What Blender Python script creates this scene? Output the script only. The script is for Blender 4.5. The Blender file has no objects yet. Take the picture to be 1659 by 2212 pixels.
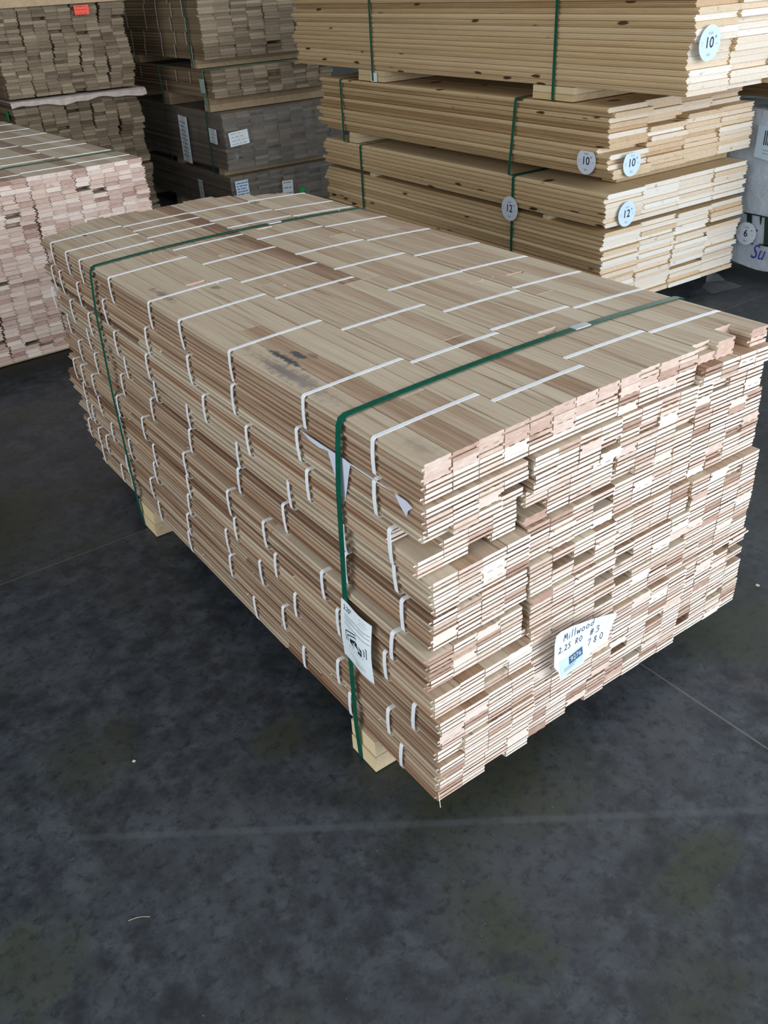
import bpy, math, random
from mathutils import Vector, Matrix
S = bpy.context.scene
COL = S.collection
# ------------------------------------------------------------ camera
def cam_axes(y, p, r):
    f = Vector((math.sin(y)*math.cos(p), math.cos(y)*math.cos(p), -math.sin(p)))
    rt = Vector((math.cos(y), -math.sin(y), 0)); up = rt.cross(f)
    c, s = math.cos(r), math.sin(r)
    return c*rt + s*up, -s*rt + c*up, f
RT, UP, FW = cam_axes(0.593853903, 0.563538860, -0.059465312)
cd = bpy.data.cameras.new('camera'); cam = bpy.data.objects.new('camera', cd); COL.objects.link(cam)
cam.matrix_world = Matrix(((RT.x, UP.x, -FW.x, -0.720187), (RT.y, UP.y, -FW.y, -0.947368),
                           (RT.z, UP.z, -FW.z, 1.520246), (0, 0, 0, 1)))
cd.sensor_fit = 'VERTICAL'; cd.sensor_height = 24.0; cd.lens = 1850.149*24.0/2212.0
cd.clip_start = 0.02; cd.clip_end = 100
S.camera = cam
# ------------------------------------------------------------ world, lights, exposure
w = bpy.data.worlds.new('daylight'); S.world = w; w.use_nodes = True
bg = w.node_tree.nodes['Background']
bg.inputs[0].default_value = (0.86, 0.93, 1.0, 1); bg.inputs[1].default_value = 2.0
def area(name, loc, target, sx, sy, power, col):
    l = bpy.data.lights.new(name, 'AREA'); l.shape = 'RECTANGLE'; l.size = sx; l.size_y = sy
    l.energy = power; l.color = col
    o = bpy.data.objects.new(name, l); COL.objects.link(o); o.location = loc
    d = Vector(target) - Vector(loc); o.rotation_euler = d.to_track_quat('-Z', 'Z').to_euler()
    return o
area('dock_door_daylight', (3.6, -5.2, 2.1), (1.6, 1.0, 0.6), 4.2, 3.4, 285, (0.90, 0.96, 1.0))
area('left_door_daylight', (-5.6, -1.5, 2.4), (1.5, 1.6, 0.7), 4.0, 3.4, 275, (0.93, 0.97, 1.0))
area('side_door_daylight', (9.5, 3.2, 2.2), (1.0, 2.0, 0.5), 3.6, 3.4, 130, (0.80, 0.90, 1.0))
area('overhead_fill', (1.5, 1.0, 5.9), (1.5, 1.0, 0.0), 7.0, 5.0, 90, (1.0, 0.98, 0.94))  # unseen overhead fill, added to lighten the tops of the stacks
S.view_settings.view_transform = 'Standard'; S.view_settings.look = 'None'
S.view_settings.gamma = 1.0; S.view_settings.exposure = 0.0; S.view_settings.use_curve_mapping = False
S.cycles.use_denoising = True
S.cycles.max_bounces = 6; S.cycles.transparent_max_bounces = 12
# ------------------------------------------------------------ mesh helpers
class MB:
    def __init__(s): s.v = []; s.f = []; s.m = []; s.c = []
    def face(s, idx, mi=0, col=(0.5, 0, 0)): s.f.append(idx); s.m.append(mi); s.c.append(col)
    def prism(s, pts, y0, y1, mi=0, tone=0.5, seed=0.0, endtone=None):
        """pts: cross-section (x,z) counter-clockwise seen from -Y; extruded along y"""
        n = len(pts); b = len(s.v)
        for y in (y0, y1):
            for p in pts: s.v.append((p[0], y, p[1]))
        for i in range(n):
            j = (i+1) % n
            s.face((b+i, b+n+i, b+n+j, b+j), mi, (tone, seed, 0))
        s.face(tuple(b+i for i in range(n)), mi, (tone if endtone is None else endtone, seed, 1))
        s.face(tuple(b+n+i for i in reversed(range(n))), mi, (tone, seed, 1))
    def box(s, x0, x1, y0, y1, z0, z1, mi=0, tone=0.5, seed=0.0):
        s.prism([(x0, z0), (x1, z0), (x1, z1), (x0, z1)], y0, y1, mi, tone, seed)
    def build(s, name, mats, parent=None, deform=None, loc=None):
        me = bpy.data.meshes.new(name)
        vs = [deform(*v) for v in s.v] if deform else s.v
        me.from_pydata(vs, [], s.f)
        for m in (mats if isinstance(mats, (list, tuple)) else [mats]): me.materials.append(m)
        me.polygons.foreach_set('material_index', s.m)
        a = me.color_attributes.new('tint', 'FLOAT_COLOR', 'CORNER')
        data = []
        for p, c in zip(s.f, s.c): data += [c[0], c[1], c[2], 1.0]*len(p)
        a.data.foreach_set('color', data)
        me.update()
        o = bpy.data.objects.new(name, me); COL.objects.link(o)
        if parent: o.parent = parent
        if loc: o.location = loc
        return o
def thing(name, label, cat, loc=(0, 0, 0), rz=0, group=None):
    o = bpy.data.objects.new(name, None); COL.objects.link(o); o.empty_display_size = 0.1
    o.location = loc; o.rotation_euler = (0, 0, rz); o['label'] = label; o['category'] = cat
    if group: o['group'] = group
    return o
def tag(o, label, cat, group=None):
    o['label'] = label; o['category'] = cat
    if group: o['group'] = group
    return o
# ------------------------------------------------------------ materials
def new_mat(name):
    m = bpy.data.materials.new(name); m.use_nodes = True
    nt = m.node_tree; return m, nt, nt.nodes['Principled BSDF']
def N(nt, t, **k):
    n = nt.nodes.new(t)
    for a, b in k.items(): setattr(n, a, b)
    return n
def mixc(nt, fac, a, b, blend='MIX'):
    n = N(nt, 'ShaderNodeMix', data_type='RGBA', blend_type=blend)
    for sock, val in ((n.inputs[0], fac), (n.inputs[6], a), (n.inputs[7], b)):
        if hasattr(val, 'links') or isinstance(val, bpy.types.NodeSocket): nt.links.new(val, sock)
        else: sock.default_value = val if not isinstance(val, tuple) else (*val[:3], 1)
    return n.outputs[2]
def mth(nt, op, a, b=None, clamp=False):
    n = N(nt, 'ShaderNodeMath', operation=op, use_clamp=clamp)
    for i, v in enumerate((a, b)):
        if v is None: continue
        if isinstance(v, bpy.types.NodeSocket): nt.links.new(v, n.inputs[i])
        else: n.inputs[i].default_value = v
    return n.outputs[0]
def ramp(nt, fac, stops):
    n = N(nt, 'ShaderNodeValToRGB'); cr = n.color_ramp
    while len(cr.elements) < len(stops): cr.elements.new(0.5)
    for e, (p, c) in zip(cr.elements, stops): e.position = p; e.color = (*c, 1)
    nt.links.new(fac, n.inputs[0]); return n.outputs[0]
def noise(nt, vec, scale, detail=3, rough=0.55):
    n = N(nt, 'ShaderNodeTexNoise'); n.inputs['Scale'].default_value = scale
    n.inputs['Detail'].default_value = detail; n.inputs['Roughness'].default_value = rough
    nt.links.new(vec, n.inputs['Vector']); return n.outputs[0]
def wood(name, stops, ends, streak=(0.16, 0.10, 0.06), streak_amt=0.55, knots=0.0, stains=False, rough=0.72, ruddy=0.0):
    m, nt, bs = new_mat(name)
    at = N(nt, 'ShaderNodeAttribute', attribute_name='tint'); sp = N(nt, 'ShaderNodeSeparateColor')
    nt.links.new(at.outputs['Color'], sp.inputs[0]); tone, seed, end = sp.outputs[0], sp.outputs[1], sp.outputs[2]
    tc = N(nt, 'ShaderNodeTexCoord').outputs['Object']
    cmb = N(nt, 'ShaderNodeCombineXYZ')
    s1 = mth(nt, 'MULTIPLY', seed, 61.0)
    for i in range(3): nt.links.new(s1, cmb.inputs[i])
    def coords(sx, sy, sz):
        mp = N(nt, 'ShaderNodeMapping'); mp.inputs['Scale'].default_value = (sx, sy, sz)
        nt.links.new(tc, mp.inputs[0])
        ad = N(nt, 'ShaderNodeVectorMath', operation='ADD'); nt.links.new(mp.outputs[0], ad.inputs[0]); nt.links.new(cmb.outputs[0], ad.inputs[1])
        return ad.outputs[0]
    g1 = noise(nt, coords(30, 1.1, 30), 1.0, 4)          # broad bands along the grain
    g2 = noise(nt, coords(170, 3.5, 170), 1.0, 3, 0.6)   # fine grain
    g3 = noise(nt, coords(70, 2.0, 70), 1.0, 2)          # dark mineral streaks
    t = mth(nt, 'ADD', tone, mth(nt, 'MULTIPLY', mth(nt, 'SUBTRACT', g1, 0.5), 0.75))
    t = mth(nt, 'ADD', t, mth(nt, 'MULTIPLY', mth(nt, 'SUBTRACT', g2, 0.5), 0.85), True)
    base = ramp(nt, t, stops)
    if ruddy:
        hs = mth(nt, 'FRACT', mth(nt, 'MULTIPLY', seed, 17.3))
        base = mixc(nt, mth(nt, 'MULTIPLY', mth(nt, 'MULTIPLY', mth(nt, 'SUBTRACT', hs, 0.45), 2.5, True), ruddy), base, (0.86, 0.72, 0.63), 'MULTIPLY')
    sm = mth(nt, 'MULTIPLY', mth(nt, 'SUBTRACT', g3, 0.60), 7.0, True)
    base = mixc(nt, mth(nt, 'MULTIPLY', sm, streak_amt), base, streak)
    if knots > 0:
        vo = N(nt, 'ShaderNodeTexVoronoi'); vo.inputs['Scale'].default_value = 1.0
        nt.links.new(coords(5, 7, 28), vo.inputs['Vector'])
        sc = N(nt, 'ShaderNodeSeparateColor'); nt.links.new(vo.outputs['Color'], sc.inputs[0])
        near = mth(nt, 'MULTIPLY', mth(nt, 'SUBTRACT', 0.24, vo.outputs['Distance']), 14.0, True)
        pick = mth(nt, 'GREATER_THAN', sc.outputs[0], 1.0-knots)
        base = mixc(nt, mth(nt, 'MULTIPLY', near, pick), base, (0.11, 0.05, 0.02))
    # sawn ends
    e1 = noise(nt, coords(60, 3, 160), 1.0, 3)
    et = mth(nt, 'ADD', tone, mth(nt, 'MULTIPLY', mth(nt, 'SUBTRACT', e1, 0.5), 0.5), True)
    ecol = ramp(nt, et, ends)
    e2 = noise(nt, coords(22, 1, 40), 1.0, 2)
    ecol = mixc(nt, mth(nt, 'MULTIPLY', mth(nt, 'SUBTRACT', e2, 0.66), 5.0, True), ecol, (0.22, 0.13, 0.09))
    if stains:
        sep = N(nt, 'ShaderNodeSeparateXYZ'); nt.links.new(tc, sep.inputs[0])
        wn = noise(nt, coords(0, 0, 0) if False else tc, 60, 3)
        def blob(cx, cy, rx, ry, soft, thr):
            dx = mth(nt, 'DIVIDE', mth(nt, 'SUBTRACT', sep.outputs[0], cx), rx)
            dy = mth(nt, 'DIVIDE', mth(nt, 'SUBTRACT', sep.outputs[1], cy), ry)
            d = mth(nt, 'SQRT', mth(nt, 'ADD', mth(nt, 'MULTIPLY', dx, dx), mth(nt, 'MULTIPLY', dy, dy)))
            return mth(nt, 'MULTIPLY', mth(nt, 'SUBTRACT', mth(nt, 'ADD', thr, mth(nt, 'MULTIPLY', mth(nt, 'SUBTRACT', wn, 0.5), 2.2)), d), soft, True)
        above = mth(nt, 'GREATER_THAN', sep.outputs[2], 0.852)
        for (cx, cy, rx, ry, soft, amt, c) in ((0.056, 0.53, 0.010, 0.085, 2.2, 0.9, (0.06, 0.075, 0.08)),
                (0.022, 0.44, 0.026, 0.19, 1.3, 0.65, (0.17, 0.16, 0.17)), (0.085, 0.53, 0.010, 0.03, 3.0, 0.9, (0.06, 0.08, 0.085)),
                (0.105, 0.50, 0.008, 0.018, 2.5, 0.5, (0.10, 0.07, 0.06)), (0.04, 1.12, 0.014, 0.09, 1.6, 0.6, (0.13, 0.08, 0.06)),
                (0.03, 0.05, 0.03, 0.05, 1.0, 0.3, (0.16, 0.13, 0.13)), (0.70, 1.83, 0.012, 0.02, 2.5, 0.7, (0.06, 0.06, 0.06)),
                (0.16, 1.06, 0.012, 0.02, 2.0, 0.6, (0.06, 0.08, 0.07)), (0.10, 1.86, 0.008, 0.016, 2.0, 0.8, (0.05, 0.05, 0.05))):
            base = mixc(nt, mth(nt, 'MULTIPLY', mth(nt, 'MULTIPLY', blob(cx, cy, rx, ry, soft, 1.0), above), amt), base, c)
    colr = mixc(nt, end, base, ecol)
    nt.links.new(colr, bs.inputs['Base Color']); bs.inputs['Roughness'].default_value = rough
    bs.inputs['Specular IOR Level'].default_value = 0.25
    bp = N(nt, 'ShaderNodeBump'); bp.inputs['Strength'].default_value = 0.25; bp.inputs['Distance'].default_value = 0.0008
    nt.links.new(g2, bp.inputs['Height']); nt.links.new(bp.outputs[0], bs.inputs['Normal'])
    return m
def plain(name, col, rough=0.5, var=0.06, scale=30, spec=0.4, bump=0.0, metal=0.0):
    m, nt, bs = new_mat(name)
    tc = N(nt, 'ShaderNodeTexCoord').outputs['Object']
    n = noise(nt, tc, scale, 4)
    c1 = tuple(max(0, c*(1-var*2)) for c in col); c2 = tuple(min(1, c*(1+var*2)) for c in col)
    nt.links.new(ramp(nt, n, [(0.3, c1), (0.7, c2)]), bs.inputs['Base Color'])
    bs.inputs['Roughness'].default_value = rough; bs.inputs['Specular IOR Level'].default_value = spec
    bs.inputs['Metallic'].default_value = metal
    if bump:
        bp = N(nt, 'ShaderNodeBump'); bp.inputs['Strength'].default_value = bump; bp.inputs['Distance'].default_value = 0.01
        nt.links.new(n, bp.inputs['Height']); nt.links.new(bp.outputs[0], bs.inputs['Normal'])
    return m
OAK = wood('unfinished_oak', [(0.0, (0.21, 0.125, 0.08)), (0.3, (0.38, 0.265, 0.18)), (0.55, (0.49, 0.395, 0.295)), (1.0, (0.60, 0.525, 0.405))],
           [(0.0, (0.45, 0.28, 0.22)), (0.3, (0.66, 0.48, 0.40)), (0.6, (0.82, 0.69, 0.61)), (1.0, (0.90, 0.83, 0.77))], stains=True, ruddy=0.75, streak_amt=0.7)
RED_OAK = wood('reddish_oak', [(0.0, (0.30, 0.20, 0.14)), (0.5, (0.48, 0.40, 0.30)), (1.0, (0.60, 0.52, 0.41))],
           [(0.0, (0.28, 0.165, 0.14)), (0.3, (0.50, 0.35, 0.295)), (0.6, (0.63, 0.485, 0.42)), (1.0, (0.76, 0.655, 0.585))], streak_amt=0.3)
DIM_BROWN_OAK = wood('dimmed_brown_oak', [(0.0, (0.12, 0.075, 0.045)), (0.5, (0.22, 0.155, 0.092)), (1.0, (0.32, 0.245, 0.155))],  # brown oak, tone lowered so the colour carries the dim back area
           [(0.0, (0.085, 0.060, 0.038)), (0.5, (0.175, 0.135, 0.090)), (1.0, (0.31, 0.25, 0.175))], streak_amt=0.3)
PINE = wood('knotty_pine', [(0.0, (0.42, 0.275, 0.135)), (0.4, (0.59, 0.43, 0.24)), (1.0, (0.72, 0.57, 0.36))],
           [(0.0, (0.52, 0.36, 0.22)), (0.3, (0.66, 0.51, 0.35)), (0.6, (0.74, 0.66, 0.56)), (1.0, (0.80, 0.78, 0.74))], streak=(0.40, 0.24, 0.11), streak_amt=0.35, knots=0.26)
LUMBER = wood('runner_pine', [(0.0, (0.46, 0.34, 0.20)), (0.5, (0.60, 0.49, 0.32)), (1.0, (0.72, 0.62, 0.44))],
           [(0.0, (0.62, 0.46, 0.24)), (1.0, (0.80, 0.68, 0.45))], streak_amt=0.2)
WHITE_BAND = plain('white_poly_strap', (0.86, 0.89, 0.93), 0.35, 0.03)
GREEN_BAND = plain('green_poly_strap', (0.004, 0.10, 0.062), 0.28, 0.12, 90, 0.6)
SEAL = plain('galvanised_seal', (0.62, 0.66, 0.70), 0.35, 0.05, metal=0.3)
PAPER = plain('white_paper', (0.76, 0.84, 0.88), 0.7, 0.03, 12, 0.2)
PAPER_W = plain('bright_paper', (0.80, 0.86, 0.90), 0.7, 0.02, 12, 0.2)
STICKER = plain('pale_blue_sticker', (0.60, 0.76, 0.90), 0.6, 0.02, 12, 0.2)
DISC = plain('price_tag_card', (0.72, 0.80, 0.92), 0.45, 0.02, 12, 0.3)
INK = plain('black_ink', (0.012, 0.018, 0.03), 0.6, 0.1)
BLUE_INK = plain('blue_ink', (0.02, 0.06, 0.16), 0.6, 0.1)
PALE_INK = plain('faint_grey_ink', (0.33, 0.40, 0.48), 0.6, 0.1)
NAVY = plain('blue_print', (0.02, 0.04, 0.35), 0.5, 0.1)
ORANGE_CARD = plain('orange_card', (0.85, 0.09, 0.05), 0.6, 0.03)
GREEN_CARD = plain('green_card', (0.01, 0.42, 0.09), 0.6, 0.03)
CARDBOARD = plain('grey_cardboard', (0.42, 0.36, 0.33), 0.85, 0.08, 25, 0.15)
# floor
def floor_mat():
    m, nt, bs = new_mat('dark_sealed_concrete')
    tc = N(nt, 'ShaderNodeTexCoord').outputs['Object']
    n1 = noise(nt, tc, 1.6, 5, 0.6); n2 = noise(nt, tc, 13, 6, 0.7); n3 = noise(nt, tc, 90, 3)
    n4 = noise(nt, tc, 2.4, 3, 0.5); n6 = noise(nt, tc, 38, 5, 0.75)
    c = ramp(nt, n2, [(0.36, (0.018, 0.022, 0.029)), (0.5, (0.034, 0.041, 0.050)), (0.64, (0.062, 0.071, 0.084))])
    sep0 = N(nt, 'ShaderNodeSeparateXYZ'); nt.links.new(tc, sep0.inputs[0]); n7 = noise(nt, tc, 9, 4, 0.65)
    c = mixc(nt, mth(nt, 'MULTIPLY', mth(nt, 'SUBTRACT', n7, 0.47), 3.2, True), c, (0.058, 0.068, 0.082))
    c = mixc(nt, mth(nt, 'MULTIPLY', mth(nt, 'SUBTRACT', 0.43, n7), 5.0, True), c, (0.016, 0.020, 0.026))
    for (cx, cy, rx, ry) in ((-.80, .20, .13, .14), (-.14, .40, .09, .07), (-.05, -.24, .10, .17), (.32, -.42, .14, .07), (.97, -.02, .22, .14), (.20, -.13, .13, .06), (-.40, 1.9, .2, .3)):
        dx = mth(nt, 'DIVIDE', mth(nt, 'SUBTRACT', sep0.outputs[0], cx), rx); dy = mth(nt, 'DIVIDE', mth(nt, 'SUBTRACT', sep0.outputs[1], cy), ry)
        d = mth(nt, 'SQRT', mth(nt, 'ADD', mth(nt, 'MULTIPLY', dx, dx), mth(nt, 'MULTIPLY', dy, dy)))
        f = mth(nt, 'MULTIPLY', mth(nt, 'SUBTRACT', mth(nt, 'ADD', 1.0, mth(nt, 'MULTIPLY', mth(nt, 'SUBTRACT', n7, 0.5), 2.5)), d), 2.0, True)
        c = mixc(nt, mth(nt, 'MULTIPLY', f, 0.85), c, mixc(nt, n2, (0.024, 0.030, 0.018), (0.048, 0.058, 0.040)))
    mp = N(nt, 'ShaderNodeMapping'); mp.inputs['Location'].default_value = (4.3, 1.7, 0); nt.links.new(tc, mp.inputs[0])
    n5 = noise(nt, mp.outputs[0], 1.9, 4, 0.6)
    c = mixc(nt, mth(nt, 'MULTIPLY', mth(nt, 'SUBTRACT', n5, 0.50), 6.0, True), c, (0.036, 0.041, 0.029))
    c = mixc(nt, mth(nt, 'MULTIPLY', mth(nt, 'MULTIPLY', mth(nt, 'SUBTRACT', n1, 0.62), 6.0, True), 0.6), c, (0.034, 0.024, 0.02))
    c = mixc(nt, mth(nt, 'MULTIPLY', mth(nt, 'SUBTRACT', n4, 0.5), 3.0, True), c, (0.062, 0.071, 0.083))
    c = mixc(nt, mth(nt, 'MULTIPLY', mth(nt, 'SUBTRACT', n3, 0.66), 3.0, True), c, (0.085, 0.085, 0.08))
    c = mixc(nt, mth(nt, 'MULTIPLY', mth(nt, 'SUBTRACT', n6, 0.50), 5.5, True), c, (0.017, 0.020, 0.025))
    vo = N(nt, 'ShaderNodeTexVoronoi'); vo.inputs['Scale'].default_value = 42; nt.links.new(tc, vo.inputs['Vector'])
    sc = N(nt, 'ShaderNodeSeparateColor'); nt.links.new(vo.outputs['Color'], sc.inputs[0])
    spk = mth(nt, 'MULTIPLY', mth(nt, 'LESS_THAN', vo.outputs['Distance'], 0.035), mth(nt, 'GREATER_THAN', sc.outputs[0], 0.86))
    c = mixc(nt, spk, c, (0.32, 0.29, 0.24))
    # pale scuff mark across the foreground (a pallet jack wheel track)
    sep = N(nt, 'ShaderNodeSeparateXYZ'); nt.links.new(tc, sep.inputs[0])
    px, py = sep.outputs[0], sep.outputs[1]
    def line(ax, ay, bx, by, half, soft):
        L = math.hypot(bx-ax, by-ay); nx, ny = -(by-ay)/L, (bx-ax)/L
        d = mth(nt, 'ABSOLUTE', mth(nt, 'ADD', mth(nt, 'ADD', mth(nt, 'MULTIPLY', px, nx), mth(nt, 'MULTIPLY', py, ny)), -(ax*nx+ay*ny)))
        t = mth(nt, 'ADD', mth(nt, 'ADD', mth(nt, 'MULTIPLY', px, (bx-ax)/L), mth(nt, 'MULTIPLY', py, (by-ay)/L)), -(ax*(bx-ax)+ay*(by-ay))/L)
        inside = mth(nt, 'MULTIPLY', mth(nt, 'GREATER_THAN', t, 0.0), mth(nt, 'LESS_THAN', t, L))
        return mth(nt, 'MULTIPLY', mth(nt, 'MULTIPLY', mth(nt, 'SUBTRACT', half, d), soft, True), inside)
    c = mixc(nt, mth(nt, 'MULTIPLY', line(*SCUFF, 0.012, 130), mth(nt, 'MULTIPLY', n4, mth(nt, 'MULTIPLY', n2, 1.0))), c, (0.10, 0.115, 0.135))
    j1 = line(-12, 1.47, 12, 1.47, 0.0022, 900); j2 = line(0.703, -12, 0.703, 12, 0.0028, 900)
    jn = mth(nt, 'MULTIPLY', mth(nt, 'ADD', j1, j2, True), mth(nt, 'ADD', mth(nt, 'MULTIPLY', n3, 0.9), 0.15, True))
    c = mixc(nt, jn, c, (0.16, 0.165, 0.16))
    nt.links.new(c, bs.inputs['Base Color'])
    r = ramp(nt, n2, [(0.3, (0.34, 0.34, 0.34)), (0.7, (0.52, 0.52, 0.52))]); nt.links.new(r, bs.inputs['Roughness'])
    bs.inputs['Specular IOR Level'].default_value = 0.35
    bp = N(nt, 'ShaderNodeBump'); bp.inputs['Strength'].default_value = 0.12; bp.inputs['Distance'].default_value = 0.002
    nt.links.new(n2, bp.inputs['Height']); nt.links.new(bp.outputs[0], bs.inputs['Normal'])
    return m
SCUFF = (-0.63, 0.425, 0.90, -0.66)
def film_mat(name, opacity, col, rough):
    m, nt, bs = new_mat(name)
    out = nt.nodes['Material Output']
    bs.inputs['Base Color'].default_value = (*col, 1); bs.inputs['Roughness'].default_value = rough
    bs.inputs['Specular IOR Level'].default_value = 0.8
    tr = N(nt, 'ShaderNodeBsdfTransparent'); mx = N(nt, 'ShaderNodeMixShader')
    tc = N(nt, 'ShaderNodeTexCoord').outputs['Object']
    mp = N(nt, 'ShaderNodeMapping'); mp.inputs['Scale'].default_value = (14, 14, 5); nt.links.new(tc, mp.inputs[0])
    n = noise(nt, mp.outputs[0], 1.0, 4, 0.6)
    f = mth(nt, 'ADD', opacity, mth(nt, 'MULTIPLY', mth(nt, 'SUBTRACT', n, 0.5), opacity*1.6), True)
    nt.links.new(f, mx.inputs[0]); nt.links.new(tr.outputs[0], mx.inputs[1]); nt.links.new(bs.outputs[0], mx.inputs[2])
    bp = N(nt, 'ShaderNodeBump'); bp.inputs['Strength'].default_value = 0.8; bp.inputs['Distance'].default_value = 0.02
    nt.links.new(n, bp.inputs['Height']); nt.links.new(bp.outputs[0], bs.inputs['Normal'])
    nt.links.new(mx.outputs[0], out.inputs['Surface'])
    return m
FILM = film_mat('clear_stretch_film', 0.26, (0.34, 0.35, 0.36), 0.12)
SCRAP = film_mat('torn_film', 0.14, (0.5, 0.52, 0.55), 0.25)
def wrap_mat():
    m, nt, bs = new_mat('white_lumber_wrap')
    tc = N(nt, 'ShaderNodeTexCoord').outputs['Object']
    n = noise(nt, tc, 5, 5, 0.6)
    nt.links.new(ramp(nt, n, [(0.3, (0.48, 0.56, 0.66)), (0.7, (0.62, 0.70, 0.80))]), bs.inputs['Base Color'])
    bs.inputs['Roughness'].default_value = 0.38
    bp = N(nt, 'ShaderNodeBump'); bp.inputs['Strength'].default_value = 0.7; bp.inputs['Distance'].default_value = 0.03
    nt.links.new(n, bp.inputs['Height']); nt.links.new(bp.outputs[0], bs.inputs['Normal'])
    return m
WRAP = wrap_mat()
# ------------------------------------------------------------ setting
def struct(name, x0, x1, y0, y1, z0, z1, mat):
    b = MB(); b.box(x0, x1, y0, y1, z0, z1); o = b.build(name, mat); o['kind'] = 'structure'; return o
struct('floor', -7, 12, -7, 10, -0.2, 0.0, floor_mat())
WALL = plain('grey_wall_panel', (0.045, 0.045, 0.045), 0.8, 0.05, 3)
ROOF = plain('dark_roof_deck', (0.16, 0.16, 0.16), 0.8, 0.05, 3)
struct('wall_back', -7, 12, 10, 10.2, -0.2, 6.0, WALL)
struct('wall_left', -7.2, -7, -7, 10.2, -0.2, 6.0, WALL)
struct('ceiling', -7.2, 12, -7, 10.2, 6.0, 6.2, ROOF)
# ------------------------------------------------------------ boards
def prof(kind, x0, x1, z0, t, s):
    """tongue-and-groove cross-section; s=+1 tongue at the left (x0) side"""
    if kind == 'pine': e, a, b, c = 0.007, 0.0035, 0.36, 0.66
    else: e, a, b, c = 0.0055, 0.0006, 0.36, 0.64
    z = lambda f: z0 + f*t
    L = [(x0+a, z(0)), (x0, z(0.12)), (x0, z(b)), (x0-e, z(b+0.05)), (x0-e, z(c-0.05)), (x0, z(c)), (x0, z(0.88)), (x0+a, z(1))]
    R = [(x1-a, z(1)), (x1, z(0.88)), (x1, z(c)), (x1-e-0.001, z(c-0.02)), (x1-e-0.001, z(b+0.02)), (x1, z(b)), (x1, z(0.12)), (x1-a, z(0))]
    p = L[::-1] + R[::-1]        # top-left .. down to bottom-left, bottom-right .. up to top-right
    if s < 0:
        p = [(x0+x1-q[0], q[1]) for q in p][::-1]
    return p
def t_board(mb, x0, x1, y0, y1, z0, t, s=1, tone=0.5, seed=0.0, kind='oak'):
    mb.prism(prof(kind, x0, x1, z0, t, s), y0, y1, 0, tone, seed)
def oak_board(mb, x0, x1, y0, y1, z0, t, s, flip, g, tone, seed, endtone=None, d=0.0011):
    """three lips: face, middle (tongue / groove) and back with two relief channels. g: end groove depth (+) or end tongue (-)"""
    f = lambda v: z0 + (t-v if flip else v)
    def slab(a, b, xa, xb, ya, yb, relief=False):
        za, zb = sorted((f(a), f(b)))
        if not relief: pts = [(xa, za), (xb, za), (xb, zb), (xa, zb)]
        else:
            w_ = xb-xa; xs = []
            for c0, c1 in ((0.16, 0.42), (0.58, 0.84)):
                xs += [(xa+w_*c0, 0), (xa+w_*(c0+0.03), d), (xa+w_*(c1-0.03), d), (xa+w_*c1, 0)]
            if flip: pts = [(xa, za), (xb, za), (xb, zb)] + [(x, zb-h) for x, h in reversed(xs)] + [(xa, zb)]
            else: pts = [(xa, za)] + [(x, za+h) for x, h in xs] + [(xb, za), (xb, zb), (xa, zb)]
        mb.prism(pts, ya, yb, 0, tone, seed, endtone)
    m0, m1 = (0.405*t, 0.60*t) if g > 0.005 else (0.34*t, 0.60*t); k = 0.0055*s
    if g > 0.005:      # end-matched: the lowest part of the end is cut back as well
        flip0, flip = flip, False; e0 = 0.16*t
        slab(0, e0, x0, x1, y0+0.0045, y1, flip0)
        slab(e0, m0, x0, x1, y0, y1)
    else: slab(0, m0, x0, x1, y0, y1, True)
    slab(m1, t, x0, x1, y0, y1)
    slab(m0, m1, x0-k, x1-k, y0+g, y1-abs(g))
def rng_tone(r, mu=0.5, sg=0.2): return min(1, max(0, r.gauss(mu, sg)))
def loop(name, mat, parent, y, xl, xr, zb, zt, wid, thk, rad=0.006, top=None, deform=None, lean=0.0, bulge=0.0):
    """strap: a closed ribbon round a rectangular bundle in the xz plane"""
    path = []
    for cx, cz, a0 in ((xl+rad, zb+rad, 180), (xr-rad, zb+rad, 270), (xr-rad, zt-rad, 0), (xl+rad, zt-rad, 90)):
        pts = []
        for k in range(5):
            a = math.radians(a0+90*k/4); pts.append((cx+rad*math.cos(a), cz+rad*math.sin(a), math.cos(a), math.sin(a)))
        if a0 == 90 and path:     # top run, subdivided so it can follow the crown
            x_prev = path[-1][0]
            for k in range(1, 10): path.append((x_prev+(pts[0][0]-x_prev)*k/10, zt, 0, 1))
        path += pts
    if bulge:                    # left side stands off slightly in the middle
        xl0 = path[-1]
        for k in range(1, 6):
            f = k/6; path.append((xl - bulge*math.sin(math.pi*f), (zt-rad)+(zb-zt+2*rad)*f, -1, 0))
    mb = MB(); n = len(path)
    for (x, z, nx, nz) in path:
        yy = y + lean*(z-zb)
        mb.v += [(x, yy-wid/2, z), (x, yy+wid/2, z), (x+nx*thk, yy-wid/2, z+nz*thk), (x+nx*thk, yy+wid/2, z+nz*thk)]
    for i in range(n):
        a, b = 4*i, 4*((i+1) % n)
        mb.face((a+2, a+3, b+3, b+2)); mb.face((a+1, a, b, b+1)); mb.face((a, a+2, b+2, b)); mb.face((a+3, a+1, b+1, b+3))
    return mb.build(name, mat, parent, deform)
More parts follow.
